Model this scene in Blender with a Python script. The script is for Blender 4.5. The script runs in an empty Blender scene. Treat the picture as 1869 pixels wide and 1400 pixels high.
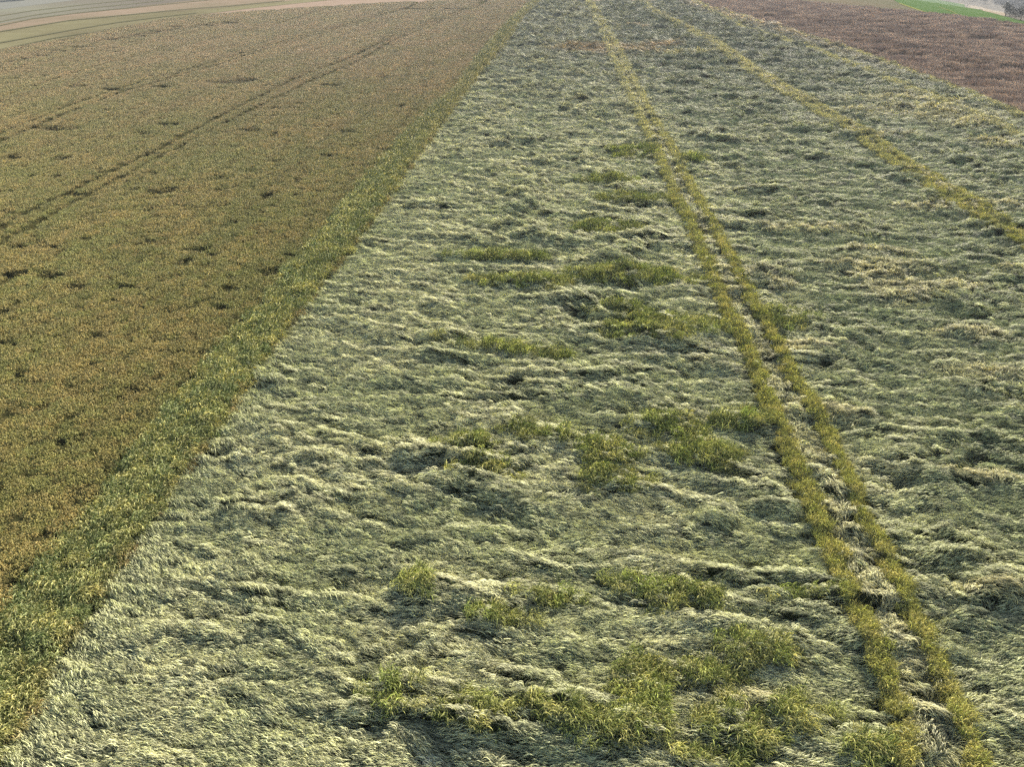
import bpy, math, random
import numpy as np
from mathutils import Vector, Matrix

R = math.radians
rng = np.random.default_rng(7)
random.seed(7)
scene = bpy.context.scene
col = scene.collection

# ------------------------------------------------------------------ camera
PW, PH, F = 1869.0, 1400.0, 1296.0           # photograph size and focal length in its pixels
H = 18.5                                     # flying height over the ground
PITCH = math.atan((700 + 121) / F)           # horizon lies 121 px above the frame
YAW = math.atan(99 / (F / math.cos(PITCH)))  # the drill rows (+Y) vanish right of centre
cam_d = bpy.data.cameras.new('camera')
cam_d.sensor_fit = 'HORIZONTAL'
cam_d.sensor_width = 36
cam_d.lens = 36 * F / PW
cam_d.clip_start = 0.5
cam_d.clip_end = 20000
cam = bpy.data.objects.new('camera', cam_d)
col.objects.link(cam)
cam.location = (0, 0, H)
cam.rotation_euler = (R(90) - PITCH, 0, YAW)
scene.camera = cam

# ------------------------------------------------------------------ light
SUN_EL, SUN_AZ = R(29), R(20)                # azimuth clockwise from +Y (ahead and to the right)
world = bpy.data.worlds.new('World')
scene.world = world
world.use_nodes = True
wn = world.node_tree
wn.nodes.clear()
sky = wn.nodes.new('ShaderNodeTexSky')
sky.sky_type = 'NISHITA'
sky.sun_disc = False
sky.sun_elevation = SUN_EL
sky.sun_rotation = SUN_AZ
sky.air_density = 1.0
sky.dust_density = 2.5
bg = wn.nodes.new('ShaderNodeBackground')
bg.inputs['Strength'].default_value = 0.085
wo = wn.nodes.new('ShaderNodeOutputWorld')
wn.links.new(sky.outputs[0], bg.inputs['Color'])
wn.links.new(bg.outputs[0], wo.inputs['Surface'])
sd = bpy.data.lights.new('sun', 'SUN')
sd.energy = 5.0
sd.angle = R(0.6)
sd.color = (1.0, 0.93, 0.82)
sun = bpy.data.objects.new('sun', sd)
col.objects.link(sun)
sdir = Vector((math.sin(SUN_AZ) * math.cos(SUN_EL), math.cos(SUN_AZ) * math.cos(SUN_EL), math.sin(SUN_EL)))
sun.rotation_euler = sdir.to_track_quat('Z', 'Y').to_euler()
sun.location = (60, 80, 60)
scene.view_settings.view_transform = 'Standard'
scene.view_settings.look = 'None'
scene.view_settings.gamma = 1.0
scene.view_settings.exposure = 1.02
scene.view_settings.use_curve_mapping = False
scene.render.engine = 'CYCLES'
scene.cycles.max_bounces = 5
scene.cycles.diffuse_bounces = 3
scene.cycles.transmission_bounces = 3
scene.cycles.glossy_bounces = 2
scene.cycles.volume_bounces = 0
scene.cycles.use_denoising = False


# ------------------------------------------------------------------ noise
def _hash(ix, iy, s):
    h = (ix.astype(np.int64) * 374761393 + iy.astype(np.int64) * 668265263 + s * 1274126177) & 0xffffffff
    h = ((h ^ (h >> 13)) * 1274126177) & 0xffffffff
    return (h ^ (h >> 16)) & 0xffffffff


def gnoise(x, y, s=0):
    """gradient noise, about -0.7 .. 0.7"""
    x = np.asarray(x, float); y = np.asarray(y, float)
    x0 = np.floor(x); y0 = np.floor(y)
    fx = x - x0; fy = y - y0
    ux = fx * fx * fx * (fx * (fx * 6 - 15) + 10)
    uy = fy * fy * fy * (fy * (fy * 6 - 15) + 10)
    def g(dx, dy):
        a = _hash(x0 + dx, y0 + dy, s) * (2 * math.pi / 4294967296.0)
        return np.cos(a) * (fx - dx) + np.sin(a) * (fy - dy)
    a = g(0, 0); b = g(1, 0); c = g(0, 1); d = g(1, 1)
    return (a + (b - a) * ux) * (1 - uy) + (c + (d - c) * ux) * uy


def fbm(x, y, s=0, o=4, gain=.5):
    v = 0; a = 1.0; t = 0
    for k in range(o):
        v = v + a * gnoise(x, y, s + k * 17); t += a
        x = x * 2.03 + 11.3; y = y * 2.03 + 5.7; a *= gain
    return v / t * 1.7


def sstep(a, b, x):
    t = np.clip((x - a) / (b - a), 0, 1)
    return t * t * (3 - 2 * t)


# ------------------------------------------------------------------ terrain and pixel -> ground
def terrain(X, Y):
    """level where the crops are; the land falls into a valley far to the right, rolls gently far off"""
    X = np.asarray(X, float); Y = np.asarray(Y, float)
    d = -34 * sstep(105, 420, X + 0.10 * Y)
    far = sstep(400, 1200, np.hypot(X, Y))
    return d + far * 14 * fbm(X / 900, Y / 900, 91, 2)


MR = np.array(cam.rotation_euler.to_matrix())


def at(px, py, z=0.0):
    """a pixel of the photograph as a point on the terrain, z above it"""
    d = MR @ np.array([px - PW / 2, -(py - PH / 2), -F])
    if d[2] > -8: d[2] = -8.0
    t = (z - H) / d[2]
    for _ in range(40):
        X, Y = d[0] * t, d[1] * t
        t2 = (float(terrain(X, Y)) + z - H) / d[2]
        t = t + 0.5 * (t2 - t)
    return d[0] * t, d[1] * t


def line_x(pts, z=0.0):
    """X of a field line as a function of Y, through the given pixels, straight on beyond them"""
    w = sorted([at(x, y, z) for x, y in pts], key=lambda p: p[1])
    xs = np.array([p[0] for p in w]); ys = np.array([p[1] for p in w])
    # extend
    ys = np.concatenate([[ys[0] - 40], ys, [ys[-1] + 300]])
    xs = np.concatenate([[xs[0]], xs, [xs[-1]]])
    return lambda Y: np.interp(Y, ys, xs)


# lines between crops
L_in = line_x([(0, 1071), (71, 996), (160, 900), (253, 777), (301, 729), (370, 640), (462, 554), (534, 468), (640, 345), (708, 270), (777, 205), (825, 164), (873, 99), (934, 34), (972, 2)], .7)
L_out = line_x([(30, 1390), (60, 1330), (110, 1230), (190, 1110), (250, 1010), (330, 890), (404, 800), (479, 675), (582, 537), (648, 458), (698, 387), (743, 318), (811, 225), (876, 137), (924, 79), (955, 34), (986, 2)], .25)
B_right = line_x([(1292, 15), (1367, 36), (1435, 57), (1504, 80), (1572, 101), (1640, 127), (1709, 151), (1777, 178), (1869, 216)], .3)
T1a = line_x([(1070, 3), (1095, 55), (1119, 110), (1143, 161), (1174, 233), (1205, 298), (1236, 373), (1254, 400), (1282, 468), (1325, 568), (1371, 661), (1404, 750), (1439, 825), (1466, 900), (1487, 946), (1516, 1018), (1544, 1093), (1573, 1157), (1605, 1221), (1634, 1300), (1650, 1400)], .5)
T1b = line_x([(1077, 3), (1116, 68), (1147, 130), (1184, 205), (1219, 264), (1256, 336), (1293, 400), (1332, 475), (1371, 554), (1414, 629), (1446, 690), (1510, 800), (1555, 900), (1573, 954), (1609, 1011), (1626, 1061), (1666, 1132), (1694, 1196), (1719, 1243), (1748, 1311), (1776, 1400)], .5)
T2a = line_x([(1190, 25), (1230, 46), (1298, 82), (1367, 134), (1408, 161), (1470, 195), (1538, 236), (1606, 284), (1675, 332), (1737, 380), (1811, 418), (1864, 454)], .5)
T2b = line_x([(1200, 25), (1242, 46), (1315, 82), (1387, 134), (1435, 161), (1487, 192), (1572, 240), (1641, 288), (1709, 329), (1778, 373), (1843, 420), (1869, 437)], .5)
T3 = line_x([(1350, 51), (1415, 72), (1483, 92), (1538, 116), (1606, 144), (1668, 168), (1760, 209), (1869, 257)], .4)
S1a = line_x([(0, 418), (34, 397), (103, 363), (205, 315), (308, 264), (404, 212), (548, 140), (640, 106), (721, 64), (779, 45), (814, 29), (875, 8)], .75)
S1b = line_x([(0, 444), (68, 408), (103, 388), (205, 334), (291, 288), (363, 249), (560, 152), (640, 119), (721, 72), (779, 52), (814, 34), (875, 11)], .75)
S2a = line_x([(0, 246), (120, 196), (219, 161), (308, 136), (397, 112), (479, 87), (562, 64), (640, 43), (740, 15)], .75)
S2b = line_x([(0, 260), (120, 207), (219, 170), (308, 144), (397, 119), (479, 92), (562, 68), (640, 46), (740, 17)], .75)
S3 = line_x([(0, 180), (103, 144), (205, 113), (295, 94), (377, 74), (500, 46)], .75)
S4 = line_x([(0, 135), (120, 103), (240, 84), (330, 66)], .75)
S5 = lambda Y: 0.5 * (S1a(Y) + L_in(Y)) + 0 * Y


def polar(pts, z=0.0):
    w = [at(x, y, z) for x, y in pts]
    w = sorted([(math.atan2(p[0], p[1]), math.hypot(*p)) for p in w])
    a = np.array([p[0] for p in w]); r = np.array([p[1] for p in w])
    return lambda az: np.exp(np.interp(az, a, np.log(r)))


# where the near crops end, and the edges of the fields behind them
far_edge = polar([(-350, 195), (-150, 142), (0, 101), (139, 76), (300, 42), (445, 28), (560, 20), (700, 11), (850, 5), (985, 4), (1060, 7), (1240, 8), (1300, 5), (1450, 8), (1569, 19), (1712, 33), (1761, 38), (1810, 43), (1869, 51), (2000, 72), (2300, 120)])

# ------------------------------------------------------------------ patches seen in the crops
# (px, py, rx, ry, kind)   Y: upright yellow-green, P: raised pale tangle, T: tan
PATCH = [(840, 825, 42, 14, 'Y'), (885, 868, 48, 16, 'Y'), (985, 800, 55, 14, 'Y'), (1110, 835, 45, 28, 'Y'), (1110, 885, 45, 22, 'Y'),
 (1215, 790, 55, 24, 'Y'), (1335, 783, 75, 14, 'Y'), (1270, 835, 60, 28, 'Y'), (1150, 512, 85, 15, 'Y'), (960, 522, 75, 10, 'Y'),
 (1205, 610, 85, 26, 'Y'), (1125, 575, 45, 9, 'Y'), (1160, 284, 45, 9, 'Y'), (1150, 372, 60, 8, 'Y'), (1110, 335, 40, 6, 'Y'),
 (710, 1285, 45, 40, 'Y'), (850, 1310, 75, 36, 'Y'), (970, 1305, 36, 20, 'Y'), (1035, 1320, 50, 32, 'Y'), (1085, 1340, 50, 32, 'Y'),
 (1170, 1260, 34, 60, 'Y'), (1160, 1325, 42, 45, 'Y'), (1240, 1100, 62, 30, 'Y'), (1340, 1345, 60, 50, 'Y'), (1250, 1235, 70, 22, 'Y'),
 (1380, 1195, 60, 26, 'Y'), (760, 1088, 24, 24, 'Y'), (1150, 1082, 32, 20, 'Y'), (1450, 1320, 50, 30, 'Y'), (1310, 1390, 60, 26, 'Y'),
 (1575, 1390, 36, 30, 'Y'), (890, 640, 60, 9, 'Y'), (985, 655, 45, 10, 'Y'),
 (1340, 610, 45, 16, 'Y'), (1250, 300, 30, 8, 'Y'), (1110, 425, 50, 10, 'Y'), (910, 475, 60, 6, 'Y'), (1420, 590, 50, 16, 'Y'),
 (1480, 1100, 60, 14, 'Y'), (1000, 1100, 50, 12, 'Y'), (905, 1140, 60, 12, 'Y'),
 (1590, 500, 80, 22, 'P'), (1640, 540, 60, 30, 'P'), (1480, 425, 90, 9, 'P'), (1710, 386, 75, 8, 'P'), (1600, 465, 50, 7, 'P'),
 (1400, 520, 40, 16, 'P'), (1740, 535, 40, 9, 'P'), (1690, 212, 110, 14, 'P'), (1640, 185, 70, 8, 'P'), (1770, 235, 60, 10, 'P'),
 (1810, 270, 50, 8, 'P'), (1720, 190, 40, 5, 'P'), (1500, 235, 30, 4, 'P'), (1760, 620, 60, 14, 'P'), (1800, 690, 70, 16, 'P'),
 (1830, 385, 40, 8, 'P'), (1560, 205, 30, 4, 'P'), (1610, 255, 45, 5, 'P'), (1850, 500, 30, 9, 'P'), (1450, 640, 50, 12, 'P'), (1500, 760, 60, 18, 'P'),
 (1095, 94, 75, 11, 'T'), (1200, 88, 36, 6, 'T'), (1160, 53, 24, 3, 'T'), (1250, 102, 120, 3, 'P'), (1160, 100, 40, 4, 'T'),
 (1820, 1100, 80, 14, 'P'), (1800, 880, 70, 12, 'P'), (1370, 1290, 60, 16, 'P')]
HOLES = [(95, 505, 26, 7), (148, 526, 20, 5), (335, 484, 18, 6), (362, 460, 22, 5), (385, 468, 18, 3), (232, 527, 20, 4), (270, 445, 16, 4),
 (20, 507, 24, 6), (15, 630, 18, 6), (180, 618, 16, 6), (455, 240, 24, 4), (110, 237, 40, 4), (305, 229, 26, 3), (260, 246, 14, 4),
 (300, 352, 34, 4), (320, 346, 16, 3), (115, 292, 12, 4), (25, 290, 18, 4), (105, 325, 14, 4), (420, 529, 14, 6), (405, 566, 20, 6),
 (350, 566, 14, 5), (545, 333, 14, 4), (600, 287, 16, 3), (635, 243, 16, 3), (485, 360, 16, 4), (250, 715, 18, 8), (225, 724, 16, 7),
 (540, 199, 22, 2.5), (500, 200, 14, 2.5), (140, 160, 20, 2), (205, 165, 22, 2), (300, 160, 26, 2), (420, 152, 40, 3), (450, 148, 24, 3), (60, 420, 16, 4),
 (5, 575, 16, 5), (270, 387, 20, 4), (480, 500, 18, 6), (500, 496, 16, 5), (530, 470, 24, 4), (600, 157, 26, 2), (220, 17, 1, 1),
 (760, 17, 34, 1.6), (830, 17, 24, 1.4), (700, 142, 12, 2), (730, 196, 14, 2)]
ang_ = R(0)
for k in range(70):      # the broken line of laid crop along the far left
    t = k / 69
    x = -40 + 470 * t; y = float(np.interp(x, [-40, 0, 58, 120, 193, 257, 330, 377, 430], [128, 120, 106, 92, 77, 65, 51, 46, 42]))
    HOLES.append((x + random.uniform(-6, 6), y + random.uniform(-2.5, 3.5), random.uniform(4, 13), random.uniform(.7, 1.8)))


def to_ellipse(x, y, rx, ry, z):
    cx, cy = at(x, y, z)
    ax, ay = at(x + rx, y, z)
    bx, by = at(x, y - ry, z)
    return cx, cy, math.hypot(ax - cx, ay - cy), max(.12, math.hypot(bx - cx, by - cy))


PW_ = [(to_ellipse(x, y, rx * 1.2, ry * .85, .3), k) for x, y, rx, ry, k in PATCH]
HW_ = [to_ellipse(x, y, rx, ry, .7) for x, y, rx, ry in HOLES]
# more hollows of the same kind, scattered
for k in range(170):
    Y_ = 14 + 190 * random.random() ** 1.3
    X_ = float(L_in(Y_)) - 1 - random.random() * (0.75 * math.hypot(Y_, H) + 2)
    w_ = random.uniform(.15, .5) * (1 + Y_ / 90)
    HW_.append((X_, Y_, w_, w_ * random.uniform(.25, .6)))
RH_ = []
for k in range(300):
    Y_ = 55 + 170 * random.random()
    X_ = float(B_right(Y_)) + 2.5 + 70 * random.random()
    w_ = random.uniform(1.2, 4.5)
    RH_.append((X_, Y_, w_, w_ * random.uniform(.45, .9)))


def mask(ells, X, Y, warp=.45):
    m = np.zeros_like(X)
    wx = warp * fbm(X / .9, Y / .6, 301, 3); wy = warp * fbm(X / .9, Y / .6, 341, 3)
    for cx, cy, rx, ry in ells:
        near = (np.abs(X - cx) < 2.2 * rx + 1) & (np.abs(Y - cy) < 2.2 * ry + 1)
        if not near.any(): continue
        dx = (X[near] - cx) / rx; dy = (Y[near] - cy) / ry
        s = min(1.6, 2.2 * min(rx, ry))
        d2 = (dx + wx[near] * s / rx * .8) ** 2 + (dy + wy[near] * s / ry * .8) ** 2
        m[near] = np.maximum(m[near], np.exp(-1.1 * d2 * d2))
    return m


def strip(fn, X, Y, w):
    return np.exp(-(((X - fn(Y)) / w) ** 4))


Ye = [e for e, k in PW_ if k == 'Y']; Pe = [e for e, k in PW_ if k == 'P']; Te = [e for e, k in PW_ if k == 'T']


def wobble(Y, s, w):
    return w * fbm(Y / 1.3, Y * 0 + s, 77 + s, 3)


def regions(X, Y):
    """0 standing crop left, 1 margin, 2 lodged, 3 brown crop right, -1 beyond"""
    xi = L_in(Y) + .4 + wobble(Y, 1, .7); xo = L_out(Y) - .2 + wobble(Y, 2, .5); xb = B_right(Y) + wobble(Y, 3, .2)
    r = np.where(X < xi, 0, np.where(X < xo, 1, np.where(X < xb, 2, 3)))
    az = np.arctan2(X, Y); rad = np.hypot(X, Y)
    return np.where(rad > far_edge(az), -1, r)


def tracks(X, Y):
    """upright strips beside the ruts in the lodged barley, and the band between them"""
    wob = wobble(Y, 5, .16)
    pres = .6 + .4 * sstep(-.6, -.3, fbm(X / 2.0, Y / .9, 505, 3))      # broken here and there
    a = np.maximum(strip(T1a, X + wob * .6, Y, .25 + .0012 * Y), strip(T1b, X + wob * .5, Y, .22 + .0012 * Y)) * pres
    b = np.maximum(strip(T2a, X + wob * .6, Y, .24 + .0010 * Y), strip(T2b, X - wob * .6, Y, .22 + .0010 * Y))
    c = strip(T3, X + wob, Y, .62)
    d = strip(lambda y: B_right(y) - .45, X, Y, .5)
    c = np.maximum(c, d)
    mid = ((X > T1a(Y)) & (X < T1b(Y))) | ((X > T2a(Y)) & (X < T2b(Y)))
    return np.maximum(np.maximum(a, b), c), mid.astype(float)


def waves(X, Y):
    """the swirls of the lodged barley: long crests across the rows, steeper on the near side"""
    X = np.asarray(X, float); Y = np.asarray(Y, float)
    wx = 1.3 * fbm(X / 5, Y / 4, 3, 3); wy = 1.5 * fbm(X / 6, Y / 3.2, 9, 3)
    x = X + wx; y = Y + wy + 0.05 * X
    rough = 0.35 + 1.0 * sstep(-.25, .45, fbm(X / 7, Y / 5, 21, 3))
    left = sstep(-14, -3, X) * .6 + .4
    rough = rough * left
    n1 = fbm(x / 2.9, y / .60, 31, 3)
    n2 = fbm(x / 1.15 + .4 * n1, y / .30, 57, 3)
    r1 = 1 - np.abs(n1) * 2.0
    n0 = fbm(x / 4.4, y / 1.15, 37, 2)
    h = .22 * np.clip(r1, -.4, 1) * rough + .34 * n1 * rough + .50 * n0 * rough + .21 * n2 * (.6 + .4 * rough)
    # occasional dark gash
    g = fbm(x / 2.0, y / .5, 71, 2)
    h = h - .34 * sstep(.30, .6, g) * (.3 + .7 * rough)
    return h


def height(X, Y, reg):
    t = terrain(X, Y)
    z = np.zeros_like(X)
    far = 1 + sstep(60, 200, Y) * .8
    # standing crop
    h0 = .78 + .07 * fbm(X / .45, Y / .3, 101, 3) * far + .06 * fbm(X / 3, Y / 1.4, 111, 3) + .02 * np.sin(X * 2 * math.pi / 3.1 + fbm(X / 9, Y / 30, 5, 2))
    dip = np.zeros_like(X)
    m = reg == 0
    if m.any():
        x = X[m]; y = Y[m]
        d = .46 * mask(HW_, x, y, .3)
        for f in (S1a, S1b, S2a, S2b): d = np.maximum(d, .66 * strip(f, x + wobble(y, 9, .08), y, .30))
        for f in (S3, S4): d = np.maximum(d, .3 * strip(f, x, y, .28))
        dip[m] = d
    h0 = h0 - dip
    # margin
    h1 = .50 + .26 * fbm(X / .9, Y / .45, 121, 3) + .18 * fbm(X / .35, Y / .3, 131, 3)
    edge = X - L_out(Y)
    h1 = h1 * (1 - .45 * sstep(-.6, .0, edge))
    gap = np.exp(-((X - L_in(Y) - .15) / .3) ** 2)
    h1 = h1 - .34 * gap * sstep(-.25, .15, fbm(X / 2, Y / 1.2, 141, 3))
    # lodged
    tr, mid = tracks(X, Y)
    h2 = .34 + waves(X, Y) * (1 + .6 * sstep(60, 180, Y)) * (1 - .5 * tr)
    m = reg == 2
    if m.any():
        my = mask(Ye, X[m], Y[m]); mp = mask(Pe, X[m], Y[m]); mt = mask(Te, X[m], Y[m])
        h2[m] = h2[m] + .20 * my * (1 + .8 * fbm(X[m] / .9, Y[m] / .3, 155, 2)) + .20 * mp * (1 + fbm(X[m] / 1.2, Y[m] / .5, 151, 3)) + .12 * mt
    h2 = h2 + .16 * tr + .05 * mid
    # brown crop
    h3 = .85 + .30 * fbm(X / 2.8, Y / 1.4, 161, 4) + .12 * fbm(X / .8, Y / .5, 171, 2)
    m = reg == 3
    if m.any(): h3[m] = h3[m] - .8 * mask(RH_, X[m], Y[m], .6)
    return t + np.where(reg == 0, h0, np.where(reg == 1, h1, np.where(reg == 2, h2, h3)))


# ------------------------------------------------------------------ materials
def mat(name):
    m = bpy.data.materials.new(name)
    m.use_nodes = True
    nt = m.node_tree
    nt.nodes.clear()
    out = nt.nodes.new('ShaderNodeOutputMaterial')
    return m, nt, out


def node(nt, t, **kw):
    n = nt.nodes.new(t)
    for k, v in kw.items():
        if k in n.inputs: n.inputs[k].default_value = v
        else: setattr(n, k, v)
    return n


def plant_mat(name, leaf, rough=.5, trans=.35, spec=.5, vary=.35):
    """tone on the stem picks leaf colour or the plant's own ear colour (carried by each plant)"""
    m, nt, out = mat(name)
    L = nt.links.new
    tone = node(nt, 'ShaderNodeAttribute', attribute_name='tone')
    var = node(nt, 'ShaderNodeAttribute', attribute_name='var')
    tint = node(nt, 'ShaderNodeAttribute', attribute_name='tint', attribute_type='INSTANCER')
    mix = node(nt, 'ShaderNodeMix', data_type='RGBA')
    mix.inputs[6].default_value = (*leaf, 1)
    L(tone.outputs['Fac'], mix.inputs[0]); L(tint.outputs['Color'], mix.inputs[7])
    mr = node(nt, 'ShaderNodeMapRange')
    mr.inputs['To Min'].default_value = 1 - vary; mr.inputs['To Max'].default_value = 1 + vary
    L(var.outputs['Fac'], mr.inputs['Value'])
    mul = node(nt, 'ShaderNodeVectorMath', operation='SCALE')
    L(mix.outputs[2], mul.inputs[0]); L(mr.outputs[0], mul.inputs['Scale'])
    p = node(nt, 'ShaderNodeBsdfPrincipled', Roughness=rough)
    p.inputs['Specular IOR Level'].default_value = spec
    L(mul.outputs[0], p.inputs['Base Color'])
    tr = node(nt, 'ShaderNodeBsdfTranslucent')
    L(mul.outputs[0], tr.inputs['Color'])
    ms = node(nt, 'ShaderNodeMixShader'); ms.inputs[0].default_value = trans
    L(p.outputs[0], ms.inputs[1]); L(tr.outputs[0], ms.inputs[2])
    L(ms.outputs[0], out.inputs['Surface'])
    return m


def soil_mat(name, c1, c2, scale=1.0, stretch=(1, 1, 1), bump=.3, c3=None, s3=.02, rough=.9):
    m, nt, out = mat(name)
    L = nt.links.new
    geo = node(nt, 'ShaderNodeNewGeometry')
    mp = node(nt, 'ShaderNodeMapping'); mp.inputs['Scale'].default_value = stretch
    L(geo.outputs['Position'], mp.inputs['Vector'])
    n = node(nt, 'ShaderNodeTexNoise', Scale=scale, Detail=6.0, Roughness=.65)
    L(mp.outputs[0], n.inputs['Vector'])
    r = node(nt, 'ShaderNodeValToRGB')
    r.color_ramp.elements[0].position = .35; r.color_ramp.elements[1].position = .65
    r.color_ramp.elements[0].color = (*c1, 1); r.color_ramp.elements[1].color = (*c2, 1)
    L(n.outputs[0], r.inputs[0])
    colr = r.outputs[0]
    if c3:
        n3 = node(nt, 'ShaderNodeTexNoise', Scale=s3, Detail=4.0)
        L(geo.outputs['Position'], n3.inputs['Vector'])
        mr = node(nt, 'ShaderNodeMapRange'); mr.inputs['From Min'].default_value = .42; mr.inputs['From Max'].default_value = .62
        L(n3.outputs[0], mr.inputs['Value'])
        mx = node(nt, 'ShaderNodeMix', data_type='RGBA')
        mx.inputs[7].default_value = (*c3, 1)
        L(mr.outputs[0], mx.inputs[0]); L(colr, mx.inputs[6])
        colr = mx.outputs[2]
    p = node(nt, 'ShaderNodeBsdfPrincipled', Roughness=rough)
    p.inputs['Specular IOR Level'].default_value = 0
    L(colr, p.inputs['Base Color'])
    if bump:
        b = node(nt, 'ShaderNodeBump', Strength=bump, Distance=.3)
        L(n.outputs[0], b.inputs['Height']); L(b.outputs[0], p.inputs['Normal'])
    L(p.outputs[0], out.inputs['Surface'])
    return m


M_lodged = plant_mat('lodged_barley_plants', (.038, .054, .029), rough=.6, trans=.25, spec=.3)
M_upright = plant_mat('upright_barley_plants', (.12, .165, .035), rough=.55, trans=.4, spec=.3)
M_track = plant_mat('track_barley_plants', (.30, .30, .105), rough=.6, trans=.45, spec=.2)
M_stand = plant_mat('ripening_crop_plants', (.075, .10, .022), rough=.6, trans=.3, spec=.3)
M_brown = plant_mat('brown_crop_plants', (.19, .142, .10), rough=.9, trans=.2, spec=.2)
M_mat2 = soil_mat('matted_barley_stem_shade', (.016, .024, .010), (.05, .058, .028), 6.0, (.5, 1.6, 1), .5)  # mat coloured very dark to stand for shadow between the stems
M_mat1 = soil_mat('margin_undergrowth', (.025, .035, .012), (.07, .07, .025), 4.0, (1, 1, 1), .5)
M_mat0 = soil_mat('ripening_canopy', (.03, .036, .012), (.075, .065, .028), 5.0, (1, 1, 1), .5)  # base colour darkened so bare hollows and ruts look shaded
M_mat3 = soil_mat('brown_canopy', (.13, .085, .055), (.24, .17, .115), 1.2, (.6, 1.3, 1), .5)
M_ground = soil_mat('far_farmland', (.07, .065, .04), (.11, .10, .065), .02, (1, 2.5, 1), .0, (.05, .06, .03), .004)
M_soil = soil_mat('field_soil', (.07, .05, .03), (.13, .095, .06), 4.0)


# ------------------------------------------------------------------ mesh helpers
def link(name, me, m=None, kind=None, label=None, parent=None):
    o = bpy.data.objects.new(name, me)
    if m is not None: me.materials.append(m)
    if kind: o['kind'] = kind
    if label: o['label'] = label
    col.objects.link(o)
    if parent: o.parent = parent
    return o


def grid_mesh(name, V, ok):
    """V: rows x cols x 3; ok: which cells to keep"""
    nr, nc = V.shape[:2]
    idx = np.arange(nr * nc).reshape(nr, nc)
    q = np.stack([idx[:-1, :-1], idx[:-1, 1:], idx[1:, 1:], idx[1:, :-1]], -1)[ok]
    used = np.zeros(nr * nc, bool); used[q.ravel()] = True
    remap = np.cumsum(used) - 1
    v = V.reshape(-1, 3)[used]; q = remap[q]
    me = bpy.data.meshes.new(name)
    me.vertices.add(len(v)); me.vertices.foreach_set('co', v.astype(np.float32).ravel())
    me.loops.add(q.size); me.loops.foreach_set('vertex_index', q.astype(np.int32).ravel())
    me.polygons.add(len(q))
    me.polygons.foreach_set('loop_start', np.arange(0, q.size, 4, dtype=np.int32))
    me.polygons.foreach_set('loop_total', np.full(len(q), 4, np.int32))
    me.polygons.foreach_set('use_smooth', np.ones(len(q), bool))
    me.update(calc_edges=True)
    return me


# ------------------------------------------------------------------ ground out to the horizon
def radial_sheet(name, r0, r1, nr, na, m, zoff, kind='structure', label=None):
    r = np.geomspace(r0, r1, nr)[:, None]; a = np.linspace(-math.pi, math.pi, na)[None, :]
    X = r * np.sin(a); Y = r * np.cos(a)
    Z = terrain(X, Y) + zoff
    return link(name, grid_mesh(name, np.stack([X, Y, Z], -1), np.ones((nr - 1, na - 1), bool)), m, kind, label)


radial_sheet('ground', .5, 9000, 260, 361, M_soil, -.02)

# crop surfaces: a world-space sheet, finer near than far
ys = [3.0]
while ys[-1] < 330:
    S_ = math.hypot(ys[-1], H)
    ys.append(ys[-1] + S_ * (.0021 + .0022 * min(1, ys[-1] / 120)))
ys = np.array(ys)
NC = 800
u = np.linspace(-1, 1, NC)
u = .75 * u + .25 * u ** 3
W = .93 * np.hypot(ys, H) + 6
GX = u[None, :] * W[:, None] + (.06 * ys)[:, None]
GY = np.repeat(ys[:, None], NC, 1)
G_reg = regions(GX, GY)
GZ = height(GX, GY, G_reg)
Vg = np.stack([GX, GY, GZ], -1)
cell = G_reg[:-1, :-1]
for k, nm, m, kd, lb in ((0, 'ripening_crop_surface', M_mat0, 'stuff', 'close olive brown canopy of the standing crop left of the margin'),
                     (1, 'margin_undergrowth', M_mat1, 'stuff', 'dark undergrowth of the green margin strip between the two crops'),
                     (2, 'matted_barley', M_mat2, 'stuff', 'flattened wavy mat of lodged barley'),
                     (3, 'brown_crop_surface', M_mat3, 'stuff', 'reddish brown crop with dark hollows beyond the right field edge')):
    link(nm, grid_mesh(nm, Vg, cell == k), m, kd, lb)


# ------------------------------------------------------------------ plants
def spindle(V, Fc, tone, var, p0, head, L, r0, arch, up, tv, vv, tipz=None, seg=4):
    """a tapering three-sided ear or leaf that leaves p0 along head, rises and droops"""
    base = len(V)
    c, s = math.cos(head), math.sin(head)
    rings = []
    for k in range(seg + 1):
        t = k / seg
        d = L * t
        z = p0[2] + up * L * t + arch * 4 * t * (1 - t) * L * .5 - (arch * L * .45 * t * t)
        rr = r0 * (math.sin(math.pi * (0.12 + .86 * t)) ** .8)
        cx, cy = p0[0] + c * d, p0[1] + s * d
        for j, (a, b) in enumerate(((-1, -.25), (1, -.25), (0, .75))):
            V.append((cx - s * rr * a, cy + c * rr * a, z + rr * b))
            tone.append(tv); var.append(vv)
    for k in range(seg):
        for j in range(3):
            a = base + k * 3 + j; b = base + k * 3 + (j + 1) % 3
            Fc.append((a, b, b + 3, a + 3))


def plant_mesh(name, fn, m, n, seed):
    rd = random.Random(seed)
    V, Fc, tone, var = [], [], [], []
    for _ in range(n): fn(rd, V, Fc, tone, var)
    me = bpy.data.meshes.new(name)
    me.from_pydata(V, [], Fc)
    a = me.attributes.new('tone', 'FLOAT', 'POINT'); a.data.foreach_set('value', tone)
    a = me.attributes.new('var', 'FLOAT', 'POINT'); a.data.foreach_set('value', var)
    me.materials.append(m)
    me.update()
    return me


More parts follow.
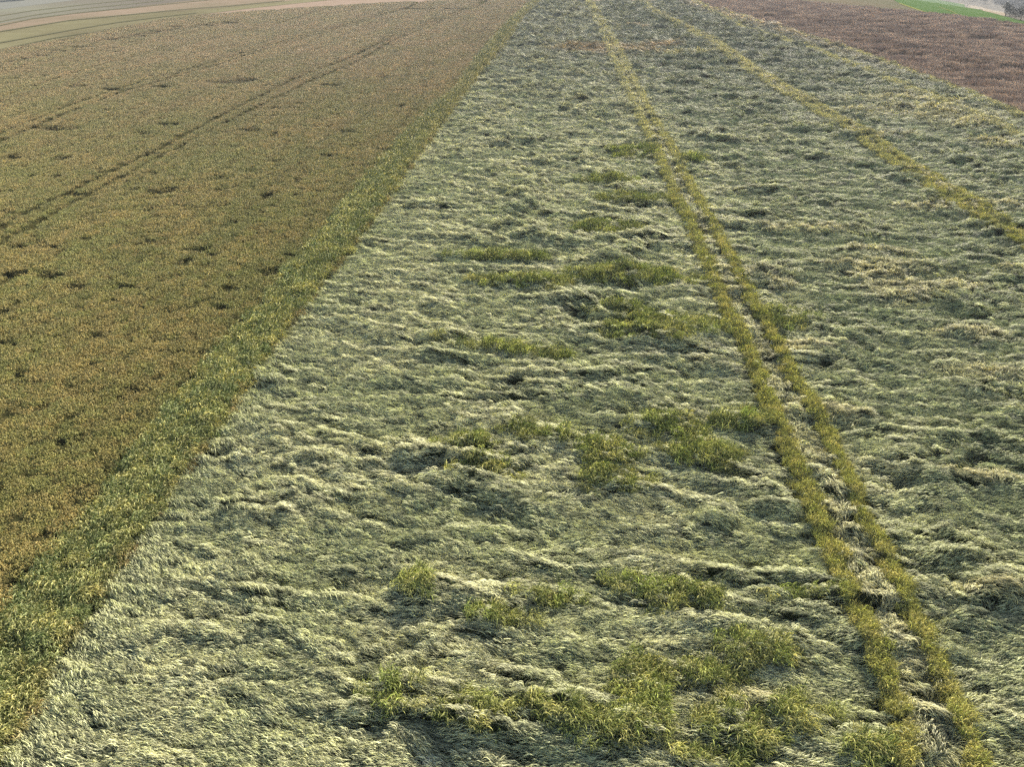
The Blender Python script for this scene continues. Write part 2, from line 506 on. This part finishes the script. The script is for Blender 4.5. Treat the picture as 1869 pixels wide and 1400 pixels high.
def f_lodged(rd, V, Fc, tone, var):
    x = rd.uniform(-.42, .28); y = rd.gauss(0, .075)
    hd = rd.gauss(0, .20)
    if rd.random() < .6:
        spindle(V, Fc, tone, var, (x, y, rd.uniform(.0, .10)), hd, rd.uniform(.13, .28), rd.uniform(.006, .012), rd.uniform(.25, .8), rd.uniform(-.1, .25), rd.uniform(.75, 1), rd.random())
    else:
        spindle(V, Fc, tone, var, (x, y, rd.uniform(-.06, .06)), hd + rd.gauss(0, .3), rd.uniform(.22, .42), rd.uniform(.004, .008), rd.uniform(.2, .6), rd.uniform(-.05, .25), rd.uniform(0, .35), rd.random())


def f_upright(rd, V, Fc, tone, var):
    x = rd.uniform(-.22, .22); y = rd.uniform(-.22, .22)
    hd = rd.gauss(0, 1.0)
    if rd.random() < .5:
        spindle(V, Fc, tone, var, (x, y, rd.uniform(.05, .20)), hd, rd.uniform(.14, .26), rd.uniform(.008, .013), rd.uniform(.4, 1.0), rd.uniform(.3, 1.1), rd.uniform(.7, 1), rd.random())
    else:
        spindle(V, Fc, tone, var, (x, y, rd.uniform(-.15, .08)), hd, rd.uniform(.16, .30), rd.uniform(.007, .011), rd.uniform(.2, .8), rd.uniform(.7, 2.0), rd.uniform(0, .4), rd.random())


def f_stand(rd, V, Fc, tone, var):
    x = rd.uniform(-.24, .24); y = rd.uniform(-.24, .24)
    hd = rd.uniform(0, 2 * math.pi)
    if rd.random() < .55:
        spindle(V, Fc, tone, var, (x, y, rd.uniform(.00, .10)), hd, rd.uniform(.07, .12), rd.uniform(.006, .010), rd.uniform(.6, 1.4), rd.uniform(-.2, .7), rd.uniform(.7, 1), rd.random(), seg=3)
    else:
        spindle(V, Fc, tone, var, (x, y, rd.uniform(-.12, .03)), hd, rd.uniform(.08, .16), rd.uniform(.006, .010), rd.uniform(.3, .8), rd.uniform(.5, 1.6), rd.uniform(0, .45), rd.random(), seg=3)


SRC = bpy.data.collections.new('plant_kinds')      # never linked: only lends its meshes to the crops


def source(name, fn, m, n, count, seed):
    c = bpy.data.collections.new(name + '_kinds')
    for k in range(count):
        o = bpy.data.objects.new('%s' % name, plant_mesh(name, fn, m, n, seed + k))
        c.objects.link(o)
    return c


def plants(name, src, X, Y, Z, head, scl, tint, label, tilt=None):
    """one object: every point carries a plant of its own turn, size and colour"""
    n = len(X)
    me = bpy.data.meshes.new(name)
    me.vertices.add(n)
    me.vertices.foreach_set('co', np.stack([X, Y, Z], -1).astype(np.float32).ravel())
    rot = np.zeros((n, 3), np.float32)
    if tilt is not None: rot[:, 0] = tilt[0]; rot[:, 1] = tilt[1]
    rot[:, 2] = head
    a = me.attributes.new('turn', 'FLOAT_VECTOR', 'POINT'); a.data.foreach_set('vector', rot.ravel())
    s = np.asarray(scl, np.float32)
    if s.ndim == 1: s = np.repeat(s[:, None], 3, 1)
    a = me.attributes.new('size', 'FLOAT_VECTOR', 'POINT'); a.data.foreach_set('vector', s.ravel())
    t4 = np.ones((n, 4), np.float32); t4[:, :3] = tint
    a = me.attributes.new('tint', 'FLOAT_COLOR', 'POINT'); a.data.foreach_set('color', t4.ravel())
    o = link(name, me, None, 'stuff', label)
    g = bpy.data.node_groups.new(name, 'GeometryNodeTree')
    g.interface.new_socket('Geometry', in_out='INPUT', socket_type='NodeSocketGeometry')
    g.interface.new_socket('Geometry', in_out='OUTPUT', socket_type='NodeSocketGeometry')
    gi = g.nodes.new('NodeGroupInput'); go = g.nodes.new('NodeGroupOutput')
    ci = g.nodes.new('GeometryNodeCollectionInfo')
    ci.inputs['Collection'].default_value = src
    ci.inputs['Separate Children'].default_value = True
    ci.inputs['Reset Children'].default_value = True
    ip = g.nodes.new('GeometryNodeInstanceOnPoints')
    ip.inputs['Pick Instance'].default_value = True
    na = g.nodes.new('GeometryNodeInputNamedAttribute'); na.data_type = 'FLOAT_VECTOR'; na.inputs['Name'].default_value = 'turn'
    er = g.nodes.new('FunctionNodeEulerToRotation')
    nb = g.nodes.new('GeometryNodeInputNamedAttribute'); nb.data_type = 'FLOAT_VECTOR'; nb.inputs['Name'].default_value = 'size'
    rv = g.nodes.new('FunctionNodeRandomValue'); rv.data_type = 'INT'
    rv.inputs[4].default_value = 0; rv.inputs[5].default_value = len(src.objects) - 1
    Lk = g.links.new
    Lk(gi.outputs[0], ip.inputs['Points']); Lk(ci.outputs[0], ip.inputs['Instance'])
    Lk(rv.outputs[2], ip.inputs['Instance Index'])
    Lk(na.outputs[0], er.inputs[0]); Lk(er.outputs[0], ip.inputs['Rotation'])
    Lk(nb.outputs[0], ip.inputs['Scale'])
    Lk(ip.outputs[0], go.inputs[0])
    md = o.modifiers.new('plants', 'NODES'); md.node_group = g
    return o


def scatter(d0, reg, ymax=320, grow=.62, s0=21.0, seed=1, xlim=None):
    """random points over the land, sparser and larger plants with distance"""
    rg = np.random.default_rng(seed)
    out = []
    y0 = 4.0
    while y0 < ymax:
        y1 = y0 * 1.12 + .5
        S = math.hypot(.5 * (y0 + y1), H)
        sc = max(1.0, (S / s0)) ** grow
        w = .86 * math.hypot(y1, H) + 4
        n = int((y1 - y0) * 2 * w * d0 / sc ** 2)
        X = rg.uniform(-w, w, n) + .06 * y1; Y = rg.uniform(y0, y1, n)
        out.append((X, Y, np.full(n, sc)))
        y0 = y1
    X, Y, s = [np.concatenate(c) for c in zip(*out)]
    keep = regions(X, Y) == reg
    return X[keep], Y[keep], s[keep]


def slope(X, Y, reg, e=.12):
    z = height(X, Y, np.full(X.shape, reg))
    return z, (height(X + e, Y, np.full(X.shape, reg)) - z) / e, (height(X, Y + e, np.full(X.shape, reg)) - z) / e


def lerp3(a, b, t):
    return np.asarray(a)[None, :] * (1 - t[:, None]) + np.asarray(b)[None, :] * t[:, None]


# --- lodged barley
src_l = source('lodged_barley_tuft', f_lodged, M_lodged, 62, 8, 100)
src_u = source('upright_barley_tuft', f_upright, M_upright, 60, 5, 200)
src_t = source('track_barley_tuft', f_upright, M_track, 60, 5, 500)
src_s = source('ripening_tuft', f_stand, M_stand, 120, 5, 300)
src_b = source('brown_tuft', f_stand, M_brown, 60, 4, 400)

X, Y, s = scatter(34, 2, seed=11, grow=.52)
z, gx, gy = slope(X, Y, 2)
tr, mid = tracks(X, Y)
my = mask(Ye, X, Y); mp = mask(Pe, X, Y); mt = mask(Te, X, Y)
my = my * (1 - mid) * (1 - tr)
my = np.clip(my * (1.5 + 1.3 * fbm(X / .8, Y / .35, 651, 3)), 0, 1)
isup = rng.random(len(X)) < my * .5
low = fbm(X / 6, Y / 5, 601, 3)
flow = .55 * fbm(X / 3.0, Y / 1.4, 611, 3) + .25 * fbm(X / .7, Y / .7, 621, 2) - .05
swirl = sstep(.2, .6, np.maximum(mp, mid))
flow = flow + swirl * fbm(X / .8, Y / .8, 631, 2) * 3
flow = np.where(X > T1a(Y), flow + .1, flow)
flow = np.where(X < L_out(Y) + 3, flow - .2 * (1 - (X - L_out(Y)) / 3), flow)
right = sstep(-.5, 7, X - T1b(Y))
tint = lerp3((.90, .88, .53), (.78, .79, .45), sstep(-.4, .4, low))
tint = tint * (1 - .18 * right)[:, None] * np.array((1, 1, 1)) + 0  # silvery sheen put into the tint: ears darker right of the track
tint[:, 0] *= 1 - .03 * right; tint[:, 2] *= 1 - .06 * right
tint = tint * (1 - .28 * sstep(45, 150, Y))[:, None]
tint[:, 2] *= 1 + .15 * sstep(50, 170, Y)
tint = tint * (1 - np.clip(mp, 0, 1)[:, None]) + np.array((.88, .82, .46)) * mp[:, None]
tint = tint * (1 - mt[:, None]) + np.array((.74, .60, .36)) * mt[:, None]
tint = tint * (1 - .6 * mid[:, None]) + .6 * lerp3((.90, .84, .50), (.84, .72, .34), sstep(15, 25, X)) * mid[:, None]
hb = sstep(9, 1, B_right(Y) - X) * sstep(90, 190, Y)
tint = tint * (1 - hb[:, None]) + np.array((.85, .72, .50)) * hb[:, None]
tint = tint * np.clip(1 + .42 * fbm(X / 1.9 + .3 * fbm(X / 2, Y, 5, 2), Y / (.16 + .0022 * Y), 671, 3) + .14 * (rng.random(len(X)) - .5), .5, 1.4)[:, None]
tint = np.clip(tint, 0, .96)
ax = np.arctan(gy); ay = -np.arctan(gx)
def rotw(head, sx, sy):
    """tilt about the local axes that lays the plant on the slope"""
    c, s_ = np.cos(head), np.sin(head)
    gl = sx * c + sy * s_; gt = -sx * s_ + sy * c
    return np.arctan(gt) * .8, -np.arctan(gl) * .8
gx = np.clip(gx, -1.2, 1.2); gy = np.clip(gy, -1.2, 1.2)
k = (~isup) & (rng.random(len(X)) > .95 * sstep(.12, .6, tr))
tx, ty = rotw(flow[k], gx[k], gy[k])
sv = s[k] * rng.uniform(.8, 1.2, k.sum())
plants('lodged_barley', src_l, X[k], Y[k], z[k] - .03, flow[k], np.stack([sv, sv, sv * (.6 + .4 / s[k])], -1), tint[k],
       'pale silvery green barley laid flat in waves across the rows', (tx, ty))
Xu, Yu, su = scatter(30, 2, seed=17, grow=.45)
tru, midu = tracks(Xu, Yu)
mu = mask(Ye, Xu, Yu) * (1 - midu) * (1 - tru)
mu = np.clip(mu * (1.5 + 1.3 * fbm(Xu / .8, Yu / .35, 651, 3)), 0, 1)
k = rng.random(len(Xu)) < mu * .72 * (.55 + .9 * sstep(-.3, .3, fbm(Xu / .5, Yu / .25, 661, 2)))
Xu, Yu, su = Xu[k], Yu[k], su[k]; n = len(Xu)
zu = height(Xu, Yu, np.full(n, 2))
ty_ = lerp3((.66, .72, .22), (.88, .82, .36), rng.random(n)) * rng.uniform(.7, 1.1, n)[:, None]
plants('upright_barley', src_u, Xu, Yu, zu - .02, rng.normal(-.4, .8, n), su * rng.uniform(.7, 1.15, n), ty_,
       'yellow green barley left standing in ragged clumps in the lodged field')
# a denser second helping of upright plants near the viewer
X, Y, s = scatter(44, 2, seed=12, grow=.30)
tr, mid = tracks(X, Y)
tr = tr * 1.0
m2 = ((X > T2a(Y)) & (X < T2b(Y))) * sstep(.35, -.25, fbm(X / 1.2, Y / 2.5, 681, 2)) * .7
tr = np.maximum(tr, m2)
k = rng.random(len(X)) < tr * 1.15
X, Y, s = X[k], Y[k], s[k]; n = len(X)
z = height(X, Y, np.full(n, 2))
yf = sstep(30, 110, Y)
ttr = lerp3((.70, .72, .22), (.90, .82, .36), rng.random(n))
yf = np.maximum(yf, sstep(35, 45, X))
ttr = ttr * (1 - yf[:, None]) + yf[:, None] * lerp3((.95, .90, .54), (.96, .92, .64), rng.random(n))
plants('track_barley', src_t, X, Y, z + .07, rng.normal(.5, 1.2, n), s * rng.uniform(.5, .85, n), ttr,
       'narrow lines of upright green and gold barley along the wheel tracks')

# --- margin strip
X, Y, s = scatter(40, 1, seed=13, grow=.5)
z = height(X, Y, np.full(X.shape, 1)); n = len(X)
ed = sstep(-.6, .0, X - L_out(Y)) * sstep(-.1, .35, fbm(X / 1.5, Y / .8, 701, 3) + .15)
cl = sstep(-.4, .3, fbm(X / .55, Y / .4, 711, 3))
t = lerp3((.50, .56, .24), (.92, .86, .38), cl)
t = t * (1 - ed[:, None]) + ed[:, None] * lerp3((.50, .27, .10), (.80, .66, .38), rng.random(n))
far_ = sstep(35, 110, Y)
t = t * (1 - .8 * far_[:, None]) + .8 * far_[:, None] * np.array((.74, .66, .36))
plants('margin_crop', src_u, X, Y, z - .02, rng.normal(.1, .8, n), (s * rng.uniform(.65, 1.15, n)), t,
       'green and gold leaning margin strip with russet stems along its right edge')

# --- ripening crop left
X, Y, s = scatter(15, 0, seed=14, grow=.34)
X2, Y2, s2 = scatter(14, 0, seed=16, grow=.22, ymax=230)
def near_tram(x, y):
    d = np.full(x.shape, 9.)
    for f in (S1a, S1b, S2a, S2b, S3): d = np.minimum(d, np.abs(x - f(y)))
    return d
k = near_tram(X, Y) > 1.2; k2 = near_tram(X2, Y2) < 1.3
X = np.concatenate([X[k], X2[k2]]); Y = np.concatenate([Y[k], Y2[k2]]); s = np.concatenate([s[k], s2[k2]])
z = height(X, Y, np.full(X.shape, 0)); n = len(X)
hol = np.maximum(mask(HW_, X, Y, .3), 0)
rut = np.zeros(n)
for f in (S1a, S1b, S2a, S2b): rut = np.maximum(rut, strip(f, X + wobble(Y, 9, .08), Y, .26 + .13 * s))
for f in (S3, S4): rut = np.maximum(rut, .7 * strip(f, X, Y, .25 + .12 * s))
k = (rng.random(n) > rut * 1.1) & (rng.random(n) > .4 * hol)
X, Y, s, z, hol = X[k], Y[k], s[k], z[k], hol[k]; n = len(X)
brown = sstep(-.5, .5, fbm(X / .5, Y / .5, 801, 3) + .5 * fbm(X / 5, Y / 12, 811, 2))
t = lerp3((.52, .51, .15), (.70, .56, .20), brown)
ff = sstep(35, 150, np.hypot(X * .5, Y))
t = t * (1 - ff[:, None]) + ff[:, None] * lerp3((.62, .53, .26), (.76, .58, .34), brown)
t = t * (1 - .35 * hol[:, None]) * (1 + .07 * np.sin(X * 2 * math.pi / 1.55) + .10 * fbm(X / 3.1, Y / 60, 821, 2))[:, None]  # shade of the hollows put into the tint, plus drill row tone
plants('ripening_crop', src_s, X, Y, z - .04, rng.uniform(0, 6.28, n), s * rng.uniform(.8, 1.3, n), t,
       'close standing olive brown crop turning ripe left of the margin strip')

# --- brown crop right
X, Y, s = scatter(12, 3, seed=15, grow=.55)
z = height(X, Y, np.full(X.shape, 3)); n = len(X)
b = sstep(-.4, .4, fbm(X / 5, Y / 2.2, 901, 3))
t = lerp3((.47, .345, .26), (.84, .68, .50), b)
k = rng.random(n) > .9 * mask(RH_, X, Y, .6)
X, Y, s, z, t = X[k], Y[k], s[k], z[k], t[k]; n = len(X)
plants('brown_crop', src_b, X, Y, z - .04, rng.uniform(0, 6.28, n), s * rng.uniform(.8, 1.3, n), t,
       'dull reddish brown ripe crop on the right, uneven with hollows')


# ------------------------------------------------------------------ far fields
def sheet(name, lo, hi, a0, a1, m, zoff, nr=14, na=160, label=None, kind='structure'):
    a = np.linspace(a0, a1, na)
    rl = lo(a) if callable(lo) else np.full(na, float(lo)); rh = hi(a) if callable(hi) else np.full(na, float(hi))
    rh = np.maximum(rh, rl + .01)
    t = np.linspace(0, 1, nr)[:, None]
    r = np.exp(np.log(rl)[None, :] * (1 - t) + np.log(rh)[None, :] * t)
    X = r * np.sin(a)[None, :]; Y = r * np.cos(a)[None, :]
    Z = terrain(X, Y) + zoff
    return link(name, grid_mesh(name, np.stack([X, Y, Z], -1), np.ones((nr - 1, na - 1), bool)), m, kind, label)


def az_of(px, py):
    p = at(px, py); return math.atan2(p[0], p[1])


cB = polar([(-350, 150), (-150, 98), (0, 62), (128, 40), (200, 32), (300, 24), (400, 16), (520, 4), (620, -8), (900, -40), (1100, -45)])
cA = polar([(-350, 190), (-150, 138), (0, 100), (139, 75), (300, 38), (351, 31), (450, 18), (620, 0), (700, -8), (900, -30), (1100, -35)])
cC = polar([(-350, 125), (-150, 78), (0, 46), (137, 26), (235, 16), (330, 5), (400, -2), (620, -25), (900, -50), (1100, -60)])
cD = polar([(-350, 100), (-150, 52), (0, 20), (140, 2), (250, -12), (620, -50), (900, -70), (1100, -75)])
aL, aM, aR = az_of(-350, 190), az_of(1100, 0), az_of(2300, 120)
GRN = soil_mat('far_green_crop', (.165, .155, .085), (.195, .18, .10), .25, (1, 1, 1), 0, (0.120, 0.105, 0.060), .02)
PNK = soil_mat('far_pink_crop', (.22, .17, .12), (.26, .20, .145), .2, (1, 1, 1), 0, (0.150, 0.130, 0.080), .02)
LGT = soil_mat('far_pale_crop', (.25, .19, .135), (.28, .21, .16), .2, (1, 1, 1), 0)
GRY = soil_mat('far_grey_crop', (.18, .185, .135), (.21, .205, .15), .1, (1, 1, 1), 0, (0.135, 0.120, 0.095), .01)
TAN = soil_mat('far_tan_crop', (0.135, 0.100, 0.070), (0.160, 0.125, 0.085), .15, (1, 1, 1), 0, (0.100, 0.100, 0.055), .015)
sheet('pale_field', far_edge, cA, az_of(320, 36), aM, LGT, .35)
sheet('green_field', cA, cB, aL, aM, GRN, .40)
sheet('pink_field', cB, cC, aL, aM, PNK, .42)
sheet('grey_green_field', cC, cD, aL, aM, GRY, .44)
sheet('distant_field', cD, 2500, aL, aM, soil_mat('far_haze_tinted_crop', (.17, .175, .155), (.20, .20, .17), .02, (1, 1, 1), 0), .46)  # bluish grey of distant haze put into the field colour
# headland beyond the lodged barley and the field behind the brown crop
cE = polar([(900, -3), (985, -3), (1100, -2), (1250, -1), (1320, -3), (1450, -22)])
sheet('headland', far_edge, cE, az_of(978, 3), az_of(1330, 3), soil_mat('headland_straw', (0.180, 0.135, 0.095), (0.220, 0.175, 0.120), .6, (1, 1, 1), 0), .30)
g_lo = polar([(1560, -20), (1636, 5), (1668, 16), (1713, 32.5), (1761, 38), (1810, 43), (1869, 51), (2000, 72), (2300, 120)])
g_hi = polar([(1560, -26), (1640, -14), (1713, 0), (1761, 8), (1794, 21), (1832, 31), (1869, 40), (2000, 60), (2300, 105)])
sheet('olive_field', far_edge, polar([(1200, -8), (1330, -12), (1560, -20), (1636, 5), (1668, 16), (1713, 33.5), (1761, 38)]), az_of(1200, 3), az_of(1716, 33), TAN, .30)
sheet('bright_green_field', g_lo, g_hi, az_of(1560, -10), aR, soil_mat('bright_green_crop', (0.050, 0.100, 0.022), (0.070, 0.125, 0.030), .08, (1, 3, 1), 0), .34)
s_hi = polar([(1713, -2), (1755, 6), (1794, 13), (1832, 20), (1869, 30), (2000, 48), (2300, 95)])
sheet('cream_stubble', g_hi, s_hi, az_of(1750, 5), az_of(1834, 28), soil_mat('cream_stubble_ground', (0.250, 0.205, 0.145), (0.280, 0.235, 0.170), .1, (1, 1, 1), 0), .36)
far_r = polar([(1100, -60), (1560, -40), (1713, -25), (1869, -8), (2000, 5), (2300, 60)])
sheet('grey_field', g_hi, far_r, az_of(1560, -10), aR, soil_mat('grey_fallow', (0.120, 0.110, 0.090), (0.150, 0.135, 0.110), .05, (1, 1, 1), 0), .30)
sheet('distant_fields', far_r, 3500, aM, aR, soil_mat('distant_farmland', (0.100, 0.100, 0.085), (0.140, 0.125, 0.105), .01, (1, 3, 1), 0), .25)
sheet('plain', cE, 3000, aM, az_of(1600, -20), TAN, .12)

# tramlines in the far left fields: narrow sunken lines
def far_line(name, pts, w, m, zoff):
    P = [at(x, y) for x, y in pts]
    V = []; Fc = []
    for k, (x, y) in enumerate(P):
        r = math.hypot(x, y); ux, uy = x / r, y / r
        for s_ in (-.5, .5):
            xx, yy = x + ux * w * s_ * r, y + uy * w * s_ * r
            V.append((xx, yy, float(terrain(xx, yy)) + zoff))
        if k: Fc.append((2 * k - 2, 2 * k, 2 * k + 1, 2 * k - 1))
    me = bpy.data.meshes.new(name); me.from_pydata(V, [], Fc)
    return link(name, me, m, 'structure')


DK = soil_mat('tramline_soil', (.10, .10, .055), (.12, .115, .065), 1.0, (1, 1, 1), 0)
for pts in ([(-150, 118), (0, 82), (137, 57), (214, 44), (300, 33), (360, 26)],
            [(-150, 131), (0, 95), (100, 73), (200, 57), (300, 39)],
            [(-150, 60), (0, 32), (60, 22), (137, 13), (200, 6), (260, 1)],
            [(-150, 80), (0, 50), (60, 37), (137, 27), (235, 17), (330, 7), (400, 0)],
            [(-150, 72), (0, 43), (60, 31), (137, 20), (235, 10), (300, 3)],
            [(-150, 96), (0, 61), (128, 40), (240, 29), (330, 20), (420, 13), (520, 3)]):
    far_line('tramline', pts, .009, DK, .48)
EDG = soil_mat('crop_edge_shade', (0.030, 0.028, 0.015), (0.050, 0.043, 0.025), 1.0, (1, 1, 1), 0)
far_line('edge_shade_strip', [(1400, 4), (1450, 8), (1569, 19), (1640, 26), (1712, 33)], .012, EDG, .9)  # dark strip painted for the shade along the brown crop's far side
YL = soil_mat('yellow_edge', (0.170, 0.180, 0.040), (0.200, 0.200, 0.050), 1.0, (1, 1, 1), 0)
far_line('weedy_strip', [(1640, 7), (1668, 17), (1690, 25), (1708, 31)], .02, YL, .40)
far_line('weedy_strip', [(1713, 14), (1735, 22), (1757, 33)], .010, YL, .40)
far_line('weedy_strip', [(1712, 33), (1735, 34.5)], .02, YL, .42)
far_line('weedy_strip', [(1761, 36), (1790, 40), (1810, 43)], .010, YL, .42)

# ------------------------------------------------------------------ trees
m_tree, nt, out = mat('tree_leaves')
oi = node(nt, 'ShaderNodeNewGeometry')
rr = node(nt, 'ShaderNodeValToRGB')
rr.color_ramp.elements[0].color = (.012, .018, .008, 1); rr.color_ramp.elements[1].color = (.032, .042, .017, 1)
nt.links.new(oi.outputs['Random Per Island'], rr.inputs[0])
pb = node(nt, 'ShaderNodeBsdfPrincipled', Roughness=.6)
nt.links.new(rr.outputs[0], pb.inputs['Base Color']); nt.links.new(pb.outputs[0], out.inputs['Surface'])
M_bark = soil_mat('tree_bark', (.05, .04, .03), (.10, .08, .06), 3.0)


def tree(px, py, hgt, wid, label, group, seed):
    rd = random.Random(seed)
    x, y = at(px, py)
    o = bpy.data.objects.new('tree', None); col.objects.link(o)
    o.location = (x, y, float(terrain(x, y)) + .3); o['label'] = label; o['category'] = 'tree'; o['group'] = group
    V, Fc = [], []
    n = 8
    for k in range(5):
        t = k / 4; r = hgt * .028 * (1.3 - t)
        for j in range(n):
            a = j * 2 * math.pi / n
            V.append((r * math.cos(a) + .03 * hgt * t * rd.uniform(-1, 1) * .2, r * math.sin(a), t * hgt * .55))
        if k:
            for j in range(n):
                Fc.append(((k - 1) * n + j, (k - 1) * n + (j + 1) % n, k * n + (j + 1) % n, k * n + j))
    for b in range(5):      # limbs
        a = rd.uniform(0, 6.28); b0 = len(V); z0 = hgt * rd.uniform(.25, .5); l = wid * rd.uniform(.25, .4)
        for e, (d, zz, r) in enumerate(((0, z0, .018 * hgt), (l, z0 + l * .9, .006 * hgt))):
            for j in range(4):
                q = j * math.pi / 2
                V.append((d * math.cos(a) + r * math.cos(q), d * math.sin(a) + r * math.sin(q), zz + r * math.sin(q) * .3))
        for j in range(4): Fc.append((b0 + j, b0 + (j + 1) % 4, b0 + 4 + (j + 1) % 4, b0 + 4 + j))
    me = bpy.data.meshes.new('trunk'); me.from_pydata(V, [], Fc)
    link('trunk', me, M_bark, parent=o)
    V, Fc = [], []
    lob = [(rd.uniform(-.3, .3) * wid, rd.uniform(-.3, .3) * wid, hgt * rd.uniform(.4, .8), rd.uniform(.16, .3) * wid) for _ in range(11)]
    for _ in range(1500):
        cx, cy, cz, cr = rd.choice(lob)
        d = Vector((rd.gauss(0, 1), rd.gauss(0, 1), rd.gauss(0, 1))).normalized() * cr * rd.uniform(.6, 1.08)
        c = Vector((cx, cy, cz)) + d
        u_ = Vector((rd.gauss(0, 1), rd.gauss(0, 1), rd.gauss(0, 1))).normalized()
        v_ = u_.orthogonal().normalized()
        s_ = rd.uniform(.02, .045) * hgt
        b0 = len(V)
        V += [tuple(c + u_ * s_), tuple(c + v_ * s_ * .7), tuple(c - u_ * s_), tuple(c - v_ * s_ * .7)]
        Fc.append((b0, b0 + 1, b0 + 2, b0 + 3))
    me = bpy.data.meshes.new('crown'); me.from_pydata(V, [], Fc)
    link('crown', me, m_tree, parent=o)


gA = 'trees at the far end of the bright green field'
tree(1834, 30, 3.8, 3.1, 'dark round tree at the left end of the row beside the cream stubble', gA, 1)
tree(1841, 32, 2.9, 3.4, 'low dark tree second in the row beyond the bright green field', gA, 2)
tree(1851, 36, 2.5, 2.9, 'small dark tree at the right end of the three by the cream stubble', gA, 3)
tree(1862, 38, 3.4, 4.2, 'wide dark tree standing apart near the right edge of the picture', gA, 4)
tree(1872, 41, 3.4, 4.2, 'dark tree cut by the right edge of the picture', gA, 5)
gB = 'trees in the grey fallow field'
tree(1776, 1.5, 5.4, 9.6, 'low wide tree leftmost in the far line on the grey fallow', gB, 6)
tree(1788, 4, 5.4, 8.4, 'dark tree in the middle of the far line on the grey fallow', gB, 7)
tree(1798, 6.5, 5.4, 6.0, 'dark tree at the right end of the far line on the grey fallow', gB, 8)
tree(1821, 7.5, 5.4, 7.2, 'lone dark tree on grey fallow between the far line and the wood', gB, 9)
tree(60, 0, 9, 12, 'lone dark tree at the top left edge beyond all the striped fields', 'lone tree top left', 10)

# a far wood that reads as one mass
V, Fc = [], []
rd = random.Random(5)
for k in range(9000):
    px = rd.uniform(1815, 2050); t_ = rd.random()
    py = (px - 1815) * .13 - 2 + t_ * 6 + (8 if px > 1850 else 0)
    py = min(py, 22)
    x, y = at(px, py)
    z = float(terrain(x, y)) + rd.uniform(2, 9)
    b0 = len(V)
    c = Vector((x + rd.gauss(0, 2), y + rd.gauss(0, 2), z))
    u_ = Vector((rd.gauss(0, 1), rd.gauss(0, 1), rd.gauss(0, 1))).normalized(); v_ = u_.orthogonal().normalized()
    s_ = rd.uniform(.8, 1.8)
    V += [tuple(c + u_ * s_), tuple(c + v_ * s_), tuple(c - u_ * s_), tuple(c - v_ * s_)]
    Fc.append((b0, b0 + 1, b0 + 2, b0 + 3))
me = bpy.data.meshes.new('woodland'); me.from_pydata(V, [], Fc)
link('woodland', me, m_tree, 'stuff', 'dark far wood at the top right corner')

# ------------------------------------------------------------------ air
mh, nt, out = mat('haze_air')
pv = node(nt, 'ShaderNodeVolumePrincipled')
pv.inputs['Color'].default_value = (.80, .86, .95, 1)
pv.inputs['Density'].default_value = .00022
pv.inputs['Anisotropy'].default_value = .3
nt.links.new(pv.outputs[0], out.inputs['Volume'])
bx0, bx1, bz0, bz1 = -9500, 9500, -75, 32
V = [(x, y, z) for z in (bz0, bz1) for y in (bx0, bx1) for x in (bx0, bx1)]
Fc = [(0, 2, 3, 1), (4, 5, 7, 6), (0, 1, 5, 4), (2, 6, 7, 3), (0, 4, 6, 2), (1, 3, 7, 5)]
me = bpy.data.meshes.new('haze'); me.from_pydata(V, [], Fc)
link('haze', me, mh, 'stuff', 'thin summer haze over the far fields')
